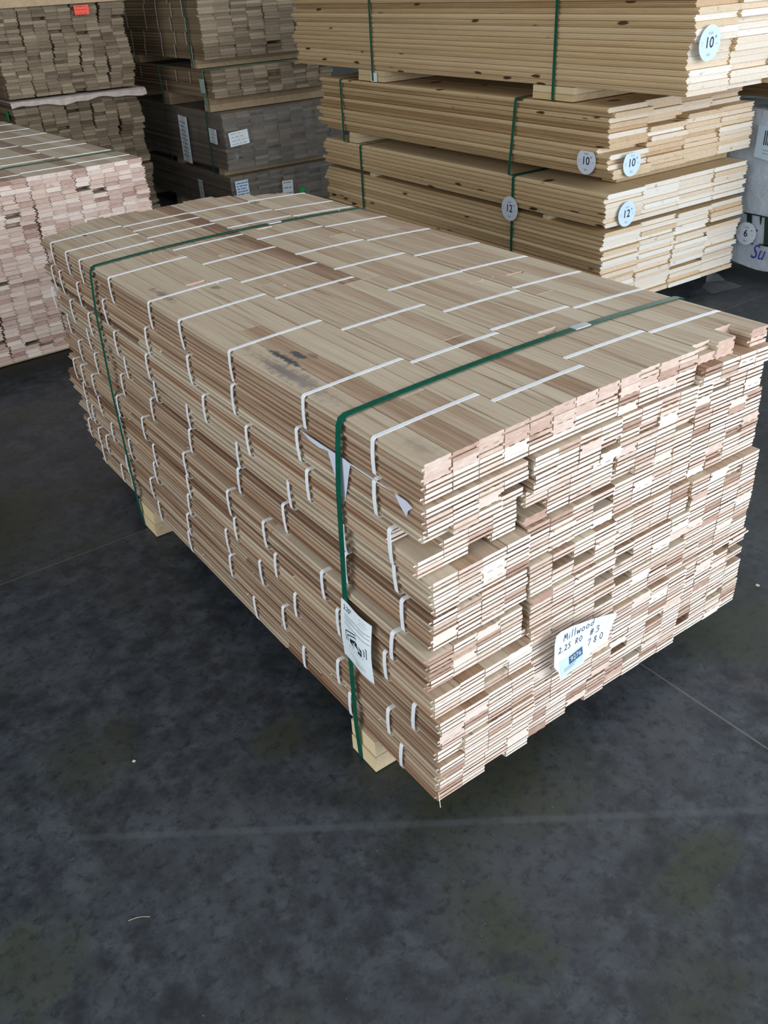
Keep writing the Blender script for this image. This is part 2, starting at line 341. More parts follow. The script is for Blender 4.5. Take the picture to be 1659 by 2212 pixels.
# ------------------------------------------------------------ printed panels
class Panel:
    """a local frame on a surface: u to the right, v up, n outwards; bend(u,v) pushes the paper off flat"""
    def __init__(s, org, right, up, bend=None):
        s.o = Vector(org); s.r = Vector(right).normalized(); s.u = Vector(up).normalized(); s.n = s.r.cross(s.u); s.b = bend or (lambda u, v: 0)
    def P(s, u, v, n=0): return tuple(s.o + s.r*u + s.u*v + s.n*(n+s.b(u, v)))
    def sheet(s, name, outline, mat, parent, thk=0.0006, off=0.0):
        """outline as a list of (u,v); filled as a fine grid strip between left and right borders when quad, else an ngon"""
        mb = MB()
        if len(outline) == 4:
            (a, b, c, d) = outline; K = 10
            for side in (off+thk, off):
                for i in range(K+1):
                    for j in range(K+1):
                        f, g = i/K, j/K
                        u = (a[0]*(1-f)+b[0]*f)*(1-g)+(d[0]*(1-f)+c[0]*f)*g; v = (a[1]*(1-f)+b[1]*f)*(1-g)+(d[1]*(1-f)+c[1]*f)*g
                        mb.v.append(s.P(u, v, side))
            M_ = (K+1)*(K+1)
            for i in range(K):
                for j in range(K):
                    q = [i*(K+1)+j, (i+1)*(K+1)+j, (i+1)*(K+1)+j+1, i*(K+1)+j+1]
                    mb.face(tuple(q)); mb.face(tuple(M_+k for k in reversed(q)))
            rim = [i*(K+1) for i in range(K+1)] + [K*(K+1)+j for j in range(1, K+1)] + [i*(K+1)+K for i in range(K-1, -1, -1)] + [j for j in range(K-1, 0, -1)]
            for i in range(len(rim)):
                p, q = rim[i], rim[(i+1) % len(rim)]; mb.face((p, q, M_+q, M_+p))
        else:
            n = len(outline)
            for side in (off+thk, off):
                for (u, v) in outline: mb.v.append(s.P(u, v, side))
            mb.face(tuple(range(n))); mb.face(tuple(n+i for i in reversed(range(n))))
            for i in range(n): mb.face(((i+1) % n, i, n+i, n+(i+1) % n))
        return mb.build(name, mat, parent)
    def strokes(s, name, lines, wid, mat, parent, off=0.0009):
        mb = MB(); s.add_strokes(mb, lines, wid, off); return mb.build(name, mat, parent)
    def add_strokes(s, mb, lines, wid, off=0.0009):
        for ln in lines:
            for k in range(len(ln)-1):
                (u0, v0), (u1, v1) = ln[k], ln[k+1]; L = math.hypot(u1-u0, v1-v0) or 1e-9
                du, dv = (u1-u0)/L, (v1-v0)/L; nx, ny = -dv*wid/2, du*wid/2; e = wid*0.3
                b = len(mb.v)
                for (u, v) in ((u0-du*e-nx, v0-dv*e-ny), (u1+du*e-nx, v1+dv*e-ny), (u1+du*e+nx, v1+dv*e+ny), (u0-du*e+nx, v0-dv*e+ny)):
                    mb.v.append(s.P(u, v, off))
                mb.face((b, b+1, b+2, b+3))
    def poly(s, mb, pts, off=0.0009):
        b = len(mb.v)
        for (u, v) in pts: mb.v.append(s.P(u, v, off))
        mb.face(tuple(range(b, b+len(pts))))
    def text(s, name, txt, u, v, size, mat, parent, off=0.0009, shear=0.0, rot=0.0, xs=1.0, bold=0.0, align='CENTER', spacing=1.0):
        c = bpy.data.curves.new('glyphs', 'FONT'); c.body = txt; c.size = size; c.shear = shear; c.align_x = align; c.align_y = 'CENTER'
        c.offset = bold; c.space_character = spacing; c.resolution_u = 3
        o = bpy.data.objects.new('glyphs', c); COL.objects.link(o)
        dg = bpy.context.evaluated_depsgraph_get(); me = bpy.data.meshes.new_from_object(o.evaluated_get(dg))
        mb = MB(); cr, sr = math.cos(rot), math.sin(rot)
        for q in me.vertices:
            x, y = q.co.x*xs, q.co.y
            mb.v.append(s.P(u+x*cr-y*sr, v+x*sr+y*cr, off))
        for p in me.polygons: mb.face(tuple(p.vertices))
        bpy.data.objects.remove(o); bpy.data.curves.remove(c); bpy.data.meshes.remove(me)
        return mb.build(name, mat, parent)
def disc(cx, cy, rx, ry, n=40, cut=None):
    pts = [(cx+rx*math.cos(2*math.pi*k/n), cy+ry*math.sin(2*math.pi*k/n)) for k in range(n)]
    if cut is not None: pts = [(u, min(v, cy+cut)) for u, v in pts]
    return pts
def price_tag(parent, org, right, up, r, big, cut=None, mat=None, rot=0.0):
    pn = Panel(org, right, up)
    t = pn.sheet('price_tag', disc(0, 0, r, r, cut=cut), mat or DISC, parent, 0.0008)
    pn.text('size_number', big, -r*0.04, 0, r*0.85, INK, t, 0.0012, bold=r*0.012, rot=rot)
    pn.text('inch_mark', '"', r*0.52, r*0.16, r*0.55, INK, t, 0.0012, rot=rot)
    pn.strokes('printing', [[(-r*0.22, r*0.58), (-r*0.05, r*0.58)], [(r*0.02, r*0.58), (r*0.22, r*0.57)], [(-r*0.2, r*0.50), (r*0.16, r*0.50)],
        [(-r*0.18, -r*0.60), (r*0.15, -r*0.62)], [(-r*0.15, -r*0.68), (r*0.10, -r*0.69)], [(-r*0.80, r*0.05), (-r*0.66, r*0.05)],
        [(-r*0.78, -r*0.10), (-r*0.66, -r*0.10)], [(r*0.62, -r*0.08), (r*0.76, -r*0.05)]], r*0.05, PALE_INK, t, 0.0012)
    return t
def runner(parent, x0, x1, y0, y1, z0, z1, r, mat=None):
    mb = MB(); n = 1
    zm = (z0+z1)/2
    mb.box(x0, x1, y0, y1, z0, zm-0.0006, 0, rng_tone(r), r.random()); mb.box(x0+0.004, x1+0.003, y0+0.002, y1+0.003, zm+0.0006, z1, 0, rng_tone(r), r.random())
    # the sawn ends face -x/+x here, so flag those faces as end grain
    for i, f in enumerate(mb.f):
        xs = [mb.v[k][0] for k in f]
        if max(xs)-min(xs) < 1e-6: mb.c[i] = (mb.c[i][0], mb.c[i][1], 1)
        elif mb.c[i][2] == 1: mb.c[i] = (mb.c[i][0], mb.c[i][1], 0)
    return mb.build('runner', mat or LUMBER, parent)
# ============================================================ the oak flooring stack in the foreground
R0 = random.Random(11)
T = 0.01905; ZB = 0.093; W0 = 0.915
def crown(x, y, z):
    q = 1-(2*min(max(x, 0), W0)/W0-1)**2
    return (x, y, z + 0.012*q*max(0, (z-ZB))/0.762)
main = thing('flooring_stack', 'large strapped stack of pale oak flooring strips in the middle of the dark floor', 'lumber stack')
ROW = [(0.0, -0.003, 0.918), (-0.008, -0.014, 0.928), (-0.014, 0.006, 0.950), (0.0, -0.018, 0.955), (-0.004, -0.020, 0.960),
       (-0.021, -0.028, 0.972), (-0.016, -0.035, 0.975), (-0.013, -0.046, 0.982), (-0.018, -0.050, 0.988), (-0.013, -0.038, 0.985)]
STR = [[1.88, 1.73, 1.61, 1.37, 1.10, .91, .66, .36, .13], [1.90, 1.82, 1.66, 1.44, 1.14, .88, .66, .38, .12], [1.94, 1.76, 1.60, 1.39, 1.16, .82, .60, .35, .07],
       [1.89, 1.70, 1.57, 1.39, 1.18, .97, .70, .46, .25, .08], [1.82, 1.67, 1.45, 1.23, .98, .71, .49, .25, .06], [1.88, 1.80, 1.70, 1.49, 1.29, 1.0, .75, .57, .32, .08],
       [1.85, 1.70, 1.52, 1.25, 1.02, .75, .55, .28, .11], [1.87, 1.83, 1.65, 1.49, 1.29, 1.06, .82, .64, .48, .03], [1.90, 1.80, 1.73, 1.55, 1.34, 1.08, .82, .54, .30, .11],
       [1.82, 1.65, 1.55, 1.33, 1.11, .71, .47, .27, .08]]
TOPSTR = {1: [.08, .32, .58, .87, 1.04, 1.27, 1.47, 1.65, 1.77, 1.85], 2: [.13, .34, .51, .72, .95, 1.15, 1.37, 1.57, 1.69, 1.85],
          3: [.12, .33, .53, .72, .91, 1.13, 1.36, 1.55, 1.68, 1.86]}
# joints seen on the top face: column -> list of (y, gap)
JOINT = {0: [(1.53, .001)], 1: [(0.74, .001)], 2: [(0.211, .0015), (1.13, .020)], 3: [(1.40, .001)], 4: [(0.98, .001)], 5: [(0.55, .001), (1.31, .001)],
         6: [(0.368, .002), (1.52, .001)], 7: [(0.83, .002)], 8: [(0.83, .001), (1.60, .001)], 9: [(0.255, .030), (1.48, .016)], 10: [(0.98, .001)],
         11: [(0.62, .001), (1.25, .001)], 12: [(0.45, .0015), (1.7, .001)], 13: [(0.61, .012)], 14: [(1.2, .001)], 15: [(0.9, .001), (1.5, .001)]}
FAR = [1.967, 2.0, 2.023, 2.046, 2.03, 2.03, 2.0, 2.014, 2.012, 2.03, 2.032, 2.0, 1.98, 1.927, 1.90, 1.867]
for r, (rx, ry, rr) in enumerate(ROW):
    ztop = ZB + (10-r)*4*T - (0.0006)
    pitch = (rr-rx)/4.0
    for b in range(4):
        p3_ = (rr-0.233)/3
        bx = rx if b == 0 else (0.2305 if r == 0 else 0.233) + (b-1)*p3_ + R0.uniform(-.0015, .0015)
        k = b/3.0
        by = ry*(1-k) + k*(-0.012 if r > 3 else 0.0) + (R0.uniform(-.006, .006) if b else 0)
        bl = 1.965 + R0.uniform(-.06, .06)
        bw = ((0.0571 if r < 6 else (0.2315-rx)/4) if b == 0 else (p3_-0.0022)/4)
        bundle_tone = R0.uniform(-.06, .06)
        mb = MB(); kids = []
        s = 1 if (b == 0 or R0.random() < .5) else -1
        for l in range(4):
            for c in range(4):
                col = b*4 + c
                xr = R0.uniform(-.0012, .0012) if r or l else 0
                x0 = bx + c*bw + xr + (R0.uniform(-.0015, .0035) if (c == 0 and l) else 0); x1 = bx + (c+1)*bw - (0.0015 if r == 0 and l == 0 else 0.0004) + xr
                z0 = ztop - (l+1)*(T-0.0003) + 0.0002
                t = T - 0.0006
                y0 = by + R0.uniform(-.0013, .0013); y1 = bl + R0.uniform(-.06, .06)
                if r == 0 and l == 0: y1 = FAR[col]
                q = R0.random()
                if r == 0 and l < 2:
                    y0 = ry + R0.uniform(-.002, .002)
                    if col in (14,): y0 = 0.048
                    if col == 12: y0 = 0.016 if l == 0 else 0.0
                elif r == 0: y0 = -0.004 - 0.018*(col > 11)
                elif q < 0.028: y0 += R0.uniform(.03, .10)
                elif q < 0.06: y0 += R0.uniform(.005, .014)
                if r == 2 and b == 0 and l < 2: y0 += (0.075 if c == 0 else 0.03 if (c == 1 and l == 0) else 0)
                if r == 6 and b == 0 and l < 1: y0 += 0.02
                g = R0.choices([0.006, -0.005, 0.0], [0.88, 0.04, 0.08])[0]
                if r == 0 and l < 2: g = 0.004 if R0.random() < .4 else 0
                tone = rng_tone(R0, 0.52+bundle_tone, 0.22)
                et = rng_tone(R0, 0.72, 0.22)
                if r == 0 and l < 2: et = rng_tone(R0, 0.35, 0.1)
                if R0.random() < 0.07: et = R0.uniform(0.0, 0.25)
                flip = (l % 2 == 0) if (r == 0 and l == 0) else R0.random() < .3; ss = s if l % 2 else s
                if r == 0 and l == 0:
                    ys = [y0] + sum([[a-gp/2-.0006, a+gp/2+.0006] for a, gp in JOINT[col]], []) + [y1]
                    for i in range(0, len(ys), 2):
                        m2 = MB(); oak_board(m2, x0, x1, ys[i], ys[i+1], z0, t, ss, flip, g if i == 0 else 0.0, rng_tone(R0, 0.56, 0.13), R0.choice((.004, .007, .012, .018, .0235, .060, .064, .070, .076, .119, .125, .131, .177, .184, .190, .234, .241)), et, 0.00045)
                        kids.append(m2)
                elif col == 0 or (r == 0 and l == 1):
                    m2 = MB()
                    if col == 0 and R0.random() < .75:
                        ym = R0.uniform(.4, 1.6)
                        oak_board(m2, x0, x1, y0, ym, z0, t, ss, flip, g, tone, R0.random(), et)
                        x0b = x0 + R0.uniform(-.0015, .003)
                        oak_board(m2, x0b, x0b+x1-x0, ym+.0008, y1, z0, t, ss, flip, 0.0, rng_tone(R0, 0.52, .22), R0.random(), et)
                    else: oak_board(m2, x0, x1, y0, y1, z0, t, ss, flip, g, tone, R0.random(), et)
                    kids.append(m2)
                else: oak_board(mb, x0, x1, y0, y1, z0, t, ss, flip, g, tone, R0.random(), et)
        bo = mb.build('flooring_bundle', OAK, main, crown)
        for m2 in kids: m2.build('board', OAK, bo, crown)
        if b == 0 or r == 0:
            for yy in (STR[r] if b == 0 else TOPSTR[b]):
                loop('white_strap', WHITE_BAND, bo, yy, bx-0.0080, bx+4*bw+0.001, ztop-4*T+0.0012, ztop+0.0002, 0.0105, 0.0009, 0.007,
                     deform=crown, bulge=0.0015 if b == 0 else 0.0, lean=R0.uniform(-.10, .10))
# runners on the floor
for (ya, yb) in ((0.170, 0.262), (1.40, 1.515)):
    runner(main, -0.029, 0.935, ya, yb, 0.003, ZB-0.0015, R0)
# green straps round the whole stack and its runners
def stack_strap(yb, y):
    path = [(-0.0305, 0.004), (-0.034, ZB+0.004), (-0.0325, 0.47), (-0.0245, 0.715), (-0.0175, 0.80), (-0.013, 0.840), (-0.007, 0.853), (0.004, 0.8575)]
    K = 14
    for i in range(1, K): path.append((W0*i/K, 0.8575))
    path += [(0.912, 0.8575), (0.926, 0.853), (0.932, 0.842), (0.99, 0.40), (1.0, ZB+.004), (0.95, 0.004)]
    mb = MB(); n = len(path); thk = 0.0011; wid = 0.0165
    for i, (x, z) in enumerate(path):
        a, b = path[(i-1) % n], path[(i+1) % n]; dx, dz = b[0]-a[0], b[1]-a[1]; L = math.hypot(dx, dz)
        nx, nz = -dz/L, dx/L
        yy = y + (yb-y)*(0.86-z)/0.86
        for o_ in (0, thk):
            for h in (-wid/2, wid/2): mb.v.append((x+nx*o_, yy+h, z+nz*o_+(0.0 if i not in (n,) else 0)))
    for i in range(n):
        a, b = 4*i, 4*((i+1) % n)
        mb.face((a+2, b+2, b+3, a+3)); mb.face((a, a+1, b+1, b)); mb.face((a, b, b+2, a+2)); mb.face((a+1, a+3, b+3, b+1))
    st = mb.build('green_strap', GREEN_BAND, main, crown)
    return st
for (yb, y, xs) in ((0.228, 0.228, 0.597), (1.500, 1.505, 0.585)):
    st = stack_strap(yb, y)
    m2 = MB(); m2.box(xs-0.022, xs+0.022, y-0.0095, y+0.0095, 0.8578, 0.8606); m2.build('strap_seal', SEAL, st, crown)
# paper interleaf sticking out between the first and second rows
pf = Panel((-0.0145, 0.0, 0.0), (0, -1, 0), (0, 0, 1), lambda u, v: 0.0012*math.sin((u+v)*60)*max(0, 0.776-v)*8)
mb = MB()
def flap(pts):
    b = len(mb.v); n = len(pts)
    for o_ in (0.0006, 0.0):
        for (y, z) in pts: mb.v.append(pf.P(-y, z, o_))
    mb.face(tuple(range(b, b+n))); mb.face(tuple(b+n+i for i in reversed(range(n))))
    for i in range(n): mb.face((b+(i+1) % n, b+i, b+n+i, b+n+(i+1) % n))
flap([(0.268, 0.779), (0.2695, 0.768), (0.262, 0.750), (0.247, 0.715), (0.232, 0.672), (0.2225, 0.690), (0.200, 0.765), (0.196, 0.774), (0.210, 0.780)])
flap([(0.062, 0.778), (0.058, 0.772), (0.048, 0.760), (0.031, 0.7465), (0.026, 0.760), (0.013, 0.772), (0.030, 0.778)])
flap([(0.375, 0.7790), (0.355, 0.7755), (0.330, 0.7700), (0.300, 0.7685), (0.285, 0.7720), (0.250, 0.7745), (0.200, 0.7760), (0.10, 0.7758), (0.07, 0.7785)])
pp = mb.build('paper_sheet', plain('interleaf_paper', (0.62, 0.66, 0.78), 0.7, 0.03, 12, 0.2), main); pp['label'] = 'torn white paper sheet showing between two rows'
# printed tag on the near green strap (long side)
tg = Panel((-0.041, 0.184, 0.386), (0, -1, 0), (0.03, 0, 1), lambda u, v: 0.003*math.sin(u*42+0.6)+0.003*math.cos(v*30))
TW, TH = 0.112, 0.146
def uv(a, b): return ((a-0.5)*TW, (0.5-b)*TH)
tb = tg.sheet('paper_tag', [uv(0, 1), uv(1, 1.02), uv(1, 0.0), uv(0, 0)], PAPER, main); tb['label'] = 'pale printed tag with a roof emblem'
tg.text('lettering', '2.25"', *uv(0.22, 0.105), 0.0150, INK, tb, bold=0.0003)
mb = MB()
tg.add_strokes(mb, [[uv(0.13+0.84*k/10, y+0.006*math.sin(k)) for k in range(11)] for y in (0.20, 0.265, 0.345)], 0.0009)
mb.build('ruled_lines', INK, tb)
mb = MB()
ln = []
for (y, a, b) in ((0.235, 0.14, 0.44), (0.305, 0.15, 0.35), (0.06, 0.62, 0.84), (0.10, 0.66, 0.88), (0.14, 0.62, 0.84), (0.235, 0.62, 0.80), (0.83, 0.30, 0.62), (0.875, 0.45, 0.80), (0.905, 0.45, 0.78), (0.935, 0.45, 0.70)):
    k = a
    while k < b: ln.append([uv(k, y), uv(min(b, k+0.035), y)]); k += 0.05
tg.add_strokes(mb, ln, 0.0011); mb.build('printing', PALE_INK, tb)
mb = MB()
for (e, wd) in ((0.0, 0.0024), (0.065, 0.0026)):
    tg.add_strokes(mb, [[uv(0.17+e, 0.625-e*0.2), uv(0.17+e, 0.465+e*0.75), uv(0.52, 0.375+e*0.75), uv(0.87-e, 0.465+e*0.75), uv(0.87-e, 0.625-e*0.2)]], wd)
tg.poly(mb, [uv(0.31, 0.60), uv(0.31, 0.545), uv(0.52, 0.485), uv(0.73, 0.545), uv(0.73, 0.66), uv(0.60, 0.655), uv(0.60, 0.615), uv(0.66, 0.605), uv(0.52, 0.565), uv(0.40, 0.56), uv(0.43, 0.60), uv(0.49, 0.64)][::-1])
mb.build('roof_emblem', INK, tb)
tg.poly(mb2 := MB(), disc(*uv(0.50, 0.53), 0.0016, 0.0020, 12), 0.0012); mb2.build('emblem_dot', PAPER, tb)
tg.text('lettering', 'HELLER', *uv(0.53, 0.685), 0.0085, PALE_INK, tb, spacing=2.3)
# handwritten card and numbered sticker on the near end
EY = -0.058
cp = Panel((0, EY, 0), (1, 0, 0), (0, 0, 1))
card = None
def endu(u, v): return (u, v)
mb = MB()
outline = [(0.287, 0.307), (0.285, 0.345), (0.288, 0.368), (0.300, 0.373), (0.330, 0.371), (0.357, 0.365), (0.395, 0.357), (0.430, 0.347), (0.465, 0.337), (0.470, 0.330),
           (0.459, 0.312), (0.452, 0.290), (0.448, 0.269), (0.425, 0.268), (0.405, 0.266), (0.390, 0.258), (0.375, 0.248), (0.345, 0.246), (0.318, 0.239), (0.310, 0.239), (0.303, 0.262), (0.288, 0.285)]
SH = lambda p: (p[0]-0.018+0.004, p[1]+0.020)
card = cp.sheet('handwritten_card', [SH(p) for p in outline[::-1]], PAPER_W, main, 0.0007); card['label'] = 'white handwritten card stapled to the board ends'
def Q(u, v, w_, h_, glyph, rot):
    """a few hand-drawn glyphs in unit cells"""
    G = {'M': [[(0, 0), (.2, 1), (.5, .35), (.8, 1), (1, 0)]], 'i': [[(.5, 0), (.5, .55)], [(.5, .78), (.5, .84)]], 'l': [[(.4, 0), (.6, 1.15)]],
         'w': [[(0, .6), (.2, 0), (.5, .5), (.7, 0), (1, .6)]], 'o': [[(.5, .6), (.1, .4), (.15, .08), (.5, 0), (.85, .15), (.85, .45), (.5, .6)]],
         'd': [[(.8, .5), (.3, .5), (.1, .2), (.4, 0), (.8, .2), (1.0, 1.25)]], '2': [[(.1, .8), (.4, 1), (.8, .8), (.6, .4), (0, 0), (.5, .08), (1, 0)]],
         '5': [[(.9, 1), (.3, .95), (.25, .6), (.7, .55), (.8, .2), (.4, 0), (.05, .1)]], 'R': [[(.1, 0), (.2, 1), (.8, .9), (.7, .55), (.2, .5), (.9, 0)]],
         'O': [[(.5, 1), (.1, .7), (.1, .25), (.5, 0), (.9, .3), (.9, .75), (.5, 1)]], '#': [[(.3, 0), (.45, 1)], [(.6, 0), (.75, 1)], [(.05, .35), (.95, .45)], [(.1, .65), (1, .75)]],
         '3': [[(.1, .9), (.6, 1), (.8, .8), (.4, .55), (.85, .35), (.6, .02), (.05, .05)]], '7': [[(0, .9), (.9, 1), (.4, 0)]], '8': [[(.5, .5), (.15, .8), (.5, 1), (.85, .8), (.5, .5), (.1, .25), (.5, 0), (.9, .25), (.5, .5)]],
         '0': [[(.5, 1), (.1, .7), (.1, .25), (.5, 0), (.9, .3), (.9, .75), (.5, 1)]], '.': [[(.4, 0), (.5, .06)]]}
    cr, sr = math.cos(rot), math.sin(rot); out = []
    for l_ in G.get(glyph, []): out.append([(u+(x*w_)*cr-(y*h_)*sr, v+(x*w_)*sr+(y*h_)*cr) for x, y in l_])
    return out
lines = []
def write(txt, u, v, w_, h_, gap, rot):
    for ch in txt:
        if ch != ' ': lines.extend(Q(u, v, w_*(0.45 if ch in 'il.' else 1), h_, ch, rot))
        adv = (w_*(0.5 if ch in 'il.' else 1)+gap) if ch != ' ' else w_*0.9
        u += adv*math.cos(rot); v += adv*math.sin(rot)
write('Millwood', *SH((0.310, 0.343)), 0.0105, 0.017, 0.0028, -0.03)
write('2.25', *SH((0.298, 0.316)), 0.0075, 0.015, 0.0025, 0.0)
write('RO', *SH((0.345, 0.317)), 0.0085, 0.014, 0.003, -0.05)
write('#3', *SH((0.387, 0.316)), 0.0120, 0.016, 0.006, -0.05)
write('780', *SH((0.383, 0.290)), 0.0095, 0.017, 0.009, -0.05)
cp.strokes('handwriting', lines, 0.0017, BLUE_INK, card, 0.0011)
sk = cp.sheet('number_sticker', [SH(p) for p in ((0.313, 0.240), (0.375, 0.255), (0.369, 0.302), (0.302, 0.292))], STICKER, card, 0.0004, 0.0009)
mb = MB(); cp.poly(mb, [SH(p) for p in ((0.332, 0.268), (0.371, 0.276), (0.367, 0.299), (0.329, 0.291))], 0.0016); nb = mb.build('number_block', plain('slate_blue_print', (0.05, 0.13, 0.25), 0.6, 0.05), sk)
cp.text('lettering', '9276', *SH((0.3498, 0.2835)), 0.0185, PAPER_W, sk, 0.0020, rot=0.16, xs=0.86)
cp.strokes('printing', [[SH((0.318, 0.262-0.006*i)), SH((0.352-0.004*i, 0.268-0.006*i))] for i in range(2)], 0.0012, BLUE_INK, sk, 0.0016)
# loose splinters clinging to the near corner and the top
mb = MB()
for (x, y, z, dx, dy, dz) in ((-0.02, -0.036, 0.138, -0.010, -0.012, 0.028), (-0.016, -0.040, 0.160, -0.014, -0.004, 0.020), (-0.016, -0.040, 0.125, -0.004, -0.010, -0.032), (-0.014, -0.040, 0.175, 0.010, -0.012, -0.012)):
    p, q = Vector((x, y, z)), Vector((x+dx, y+dy, z+dz)); b = len(mb.v); s_ = 0.0009
    for e in (p, q):
        for a in range(4): mb.v.append(tuple(e+Vector((s_*math.cos(a*1.57), 0, s_*math.sin(a*1.57)))))
    for a in range(4): mb.face((b+a, b+(a+1) % 4, b+4+(a+1) % 4, b+4+a), 0, (0.8, a*.2, 0))
    mb.face((b+3, b+2, b+1, b)); mb.face((b+4, b+5, b+6, b+7))
mb.build('wood_splinters', LUMBER, main)['kind'] = 'stuff'
rs = random.Random(9); mb = MB()
for k in range(34):
    if k < 24:
        r_i = rs.randrange(1, 10); z = ZB + r_i*4*T + rs.uniform(-.03, .03); base = Vector((ROW[min(9, 9-r_i)][0]-0.0085, rs.uniform(.05, 1.7), z)); n_ = Vector((-1, 0, 0))
    else: base = Vector((rs.uniform(.05, .86), rs.uniform(.1, 1.8), 0.8700)); n_ = Vector((0, 0, 1))
    a0 = rs.uniform(0, 6.28); L_ = rs.uniform(.003, .008); d_ = Vector((0, math.cos(a0), math.sin(a0))) if k < 24 else Vector((math.cos(a0), math.sin(a0), 0)); w_ = n_.cross(d_)
    b0 = len(mb.v)
    for i in range(5):
        p = base + d_*(L_*(i/4-.5)) + n_*(0.0035*math.sin(math.pi*i/4))
        for q_ in (-.0008, .0008): mb.v.append(tuple(p+w_*q_)); mb.v.append(tuple(p+w_*q_+n_*.0004))
    for i in range(4):
        a, b = b0+4*i, b0+4*i+4
        for u_, v_ in ((0, 1), (1, 3), (3, 2), (2, 0)): mb.face((a+u_, a+v_, b+v_, b+u_), 0, (.8, k*.03, 0))
    mb.face((b0, b0+2, b0+3, b0+1)); mb.face((b0+16, b0+17, b0+19, b0+18))
mb.build('wood_shavings', LUMBER, main)['kind'] = 'stuff'
# ============================================================ generic T&G lumber stacks behind
def tg_stack(root, x0, w, ncol, zb, nlay, t, L, kind, mat, r, group=4, jy=0.006, jrow=0.0, y_base=0.0, part=None, tmu=0.5, tsg=0.2, splits=None, gap=0.003, gapfn=None, recess=None):
    """boards laid as columns x layers; boards for which part() holds become children, the rest one mesh"""
    rest = MB(); any_rest = False
    for l in range(nlay):
        rowx = r.uniform(-1, 1)*jrow
        for c in range(ncol):
            if c % group == 0 or c == 0: gy = r.uniform(-jy, jy)*1.6
            xs = x0 + c*w + rowx + (gapfn(c, l) if gapfn else 0) + r.uniform(-.0015, .0015)
            ya = y_base + gy + r.uniform(-jy, jy)
            if recess: ya += recess(c, l)
            if r.random() < 0.03 and l < nlay-1: ya += r.uniform(.02, .07)
            yb = y_base + L + r.uniform(-.04, .04)
            z0 = zb + l*t
            ys = [ya, yb]
            if splits and splits(c, l):
                ym = r.uniform(0.25, 0.75)*L + y_base; ys = [ya, ym-.0006, ym+.0006, yb]
            for i in range(0, len(ys), 2):
                s = 1
                tgt = MB() if (part and part(c, l)) else rest
                t_board(tgt, xs, xs+w-(0.0003 if l == nlay-1 else gap*0.3), ys[i], ys[i+1], z0+.0003, t-.0006, s, rng_tone(r, tmu, tsg), r.random(), kind)
                if tgt is not rest: tgt.build('board', mat, root)
                else: any_rest = True
    if any_rest:
        o = rest.build('boards', mat, root); o['kind'] = 'stuff'
def bstrap(root, name, mat, y, xl, xr, zb, zt, wid=0.016, lean=0.0):
    return loop(name, mat, root, y, xl, xr, zb, zt, wid, 0.0012, 0.012, lean=lean)
# --- reddish flooring stack at the left edge
R1 = random.Random(5)
q = thing('flooring_stack', 'pinkish oak flooring stack at the left edge, its sawn ends facing the camera', 'lumber stack', (0.80, 3.10, 0), 0.045)
wq = 0.0662
tg_stack(q, -16*wq, wq, 16, 0.09, 40, 0.01905, 2.0, 'oak', RED_OAK, R1, 4, 0.004, 0.006, part=lambda c, l: l == 39 or l in (36, 37, 38) or (c == 15 and l > 20),
         tmu=0.58, tsg=0.22, splits=lambda c, l: l == 39, gapfn=lambda c, l: 0.0045*(c//4-1.5)*(1+math.sin(l*0.23+c//4)))
for i in range(4):
    for yy in (0.10, 0.34, 0.62, 0.90, 1.20, 1.50, 1.78):
        y = yy + R1.uniform(-.04, .04); xa = -16*wq + i*4*wq
        mb = MB(); mb.box(xa+0.004, xa+4*wq-0.006, y-0.0045, y+0.0045, 0.09+40*0.01905+0.0002, 0.09+40*0.01905+0.0022); mb.build('white_strap', WHITE_BAND, q)
bstrap(q, 'green_strap', GREEN_BAND, 0.29, -16*wq-.012, .010, 0.002, 0.09+40*0.01905+.003)
for ya in (0.27, 1.5): runner(q, -16*wq-.005, 0.004, ya-.045, ya+.045, 0.004, 0.0885, R1)
# --- pine: three strapped units stacked on the right
PX, PY = 2.388, 1.735
def pine_unit(name_label, y, z0, cols, lay, t, L, w, r, runners, rz0, extra=None, x=PX, tmu=0.66, part=lambda c, l: True, jx=0.008, recess=None):
    root = thing('pine_board_stack', name_label, 'lumber stack', (x, y, 0), -0.02, 'strapped units of knotty pine boards')
    tg_stack(root, 0, w, cols, z0, lay, t, L, 'pine', PINE, r, 1, 0.007, jx, part=part, tmu=tmu, tsg=0.22, recess=recess)
    for (ya, yb, xe) in runners: runner(root, -0.004+xe, cols*w+.005, ya, yb, rz0+.0005, z0-.0008, r)
    return root
r2 = random.Random(21)
p3 = pine_unit('lowest pine board stack on the floor, split in two layers, with round 12 inch tags', PY, 0.088, 4, 17, 0.02135, 2.43, 0.254, r2, ((0.30, 0.39, 0), (1.90, 1.99, 0)), 0.0)
tg_stack(p3, 0, 0.254, 4, 0.4725, 7, 0.0213, 2.43, 'pine', PINE, r2, 1, 0.005, 0.006, part=lambda c, l: True, tmu=0.70)
for ya in (0.36, 1.88):
    mb = MB(); mb.box(0.004, 1.01, ya, ya+.035, 0.4512, 0.4722, 0, 0.7, 0.3); mb.build('sticker_strip', LUMBER, p3)
Z3 = 0.4725+7*0.0213
s1 = bstrap(p3, 'green_strap', GREEN_BAND, 0.600, -0.013, 1.028, 0.002, Z3+.003); bstrap(p3, 'green_strap', GREEN_BAND, 1.985, -0.013, 1.028, 0.002, Z3+.003)
r3 = random.Random(22)
Z2 = Z3+0.062
p2 = pine_unit('middle pine board stack with splayed ends and two round 10 inch tags', PY, Z2, 4, 14, 0.0209, 2.42, 0.250, r3, ((0.12, 0.21, 0.20), (2.04, 2.13, 0.01)), Z3+.0045,
               tmu=0.36, jx=0.016, recess=lambda c, l: (0.03*c if l > 9 else 0) + (-0.02 if (c == 0 and l < 3) else 0))
Z2T = Z2+14*0.0209
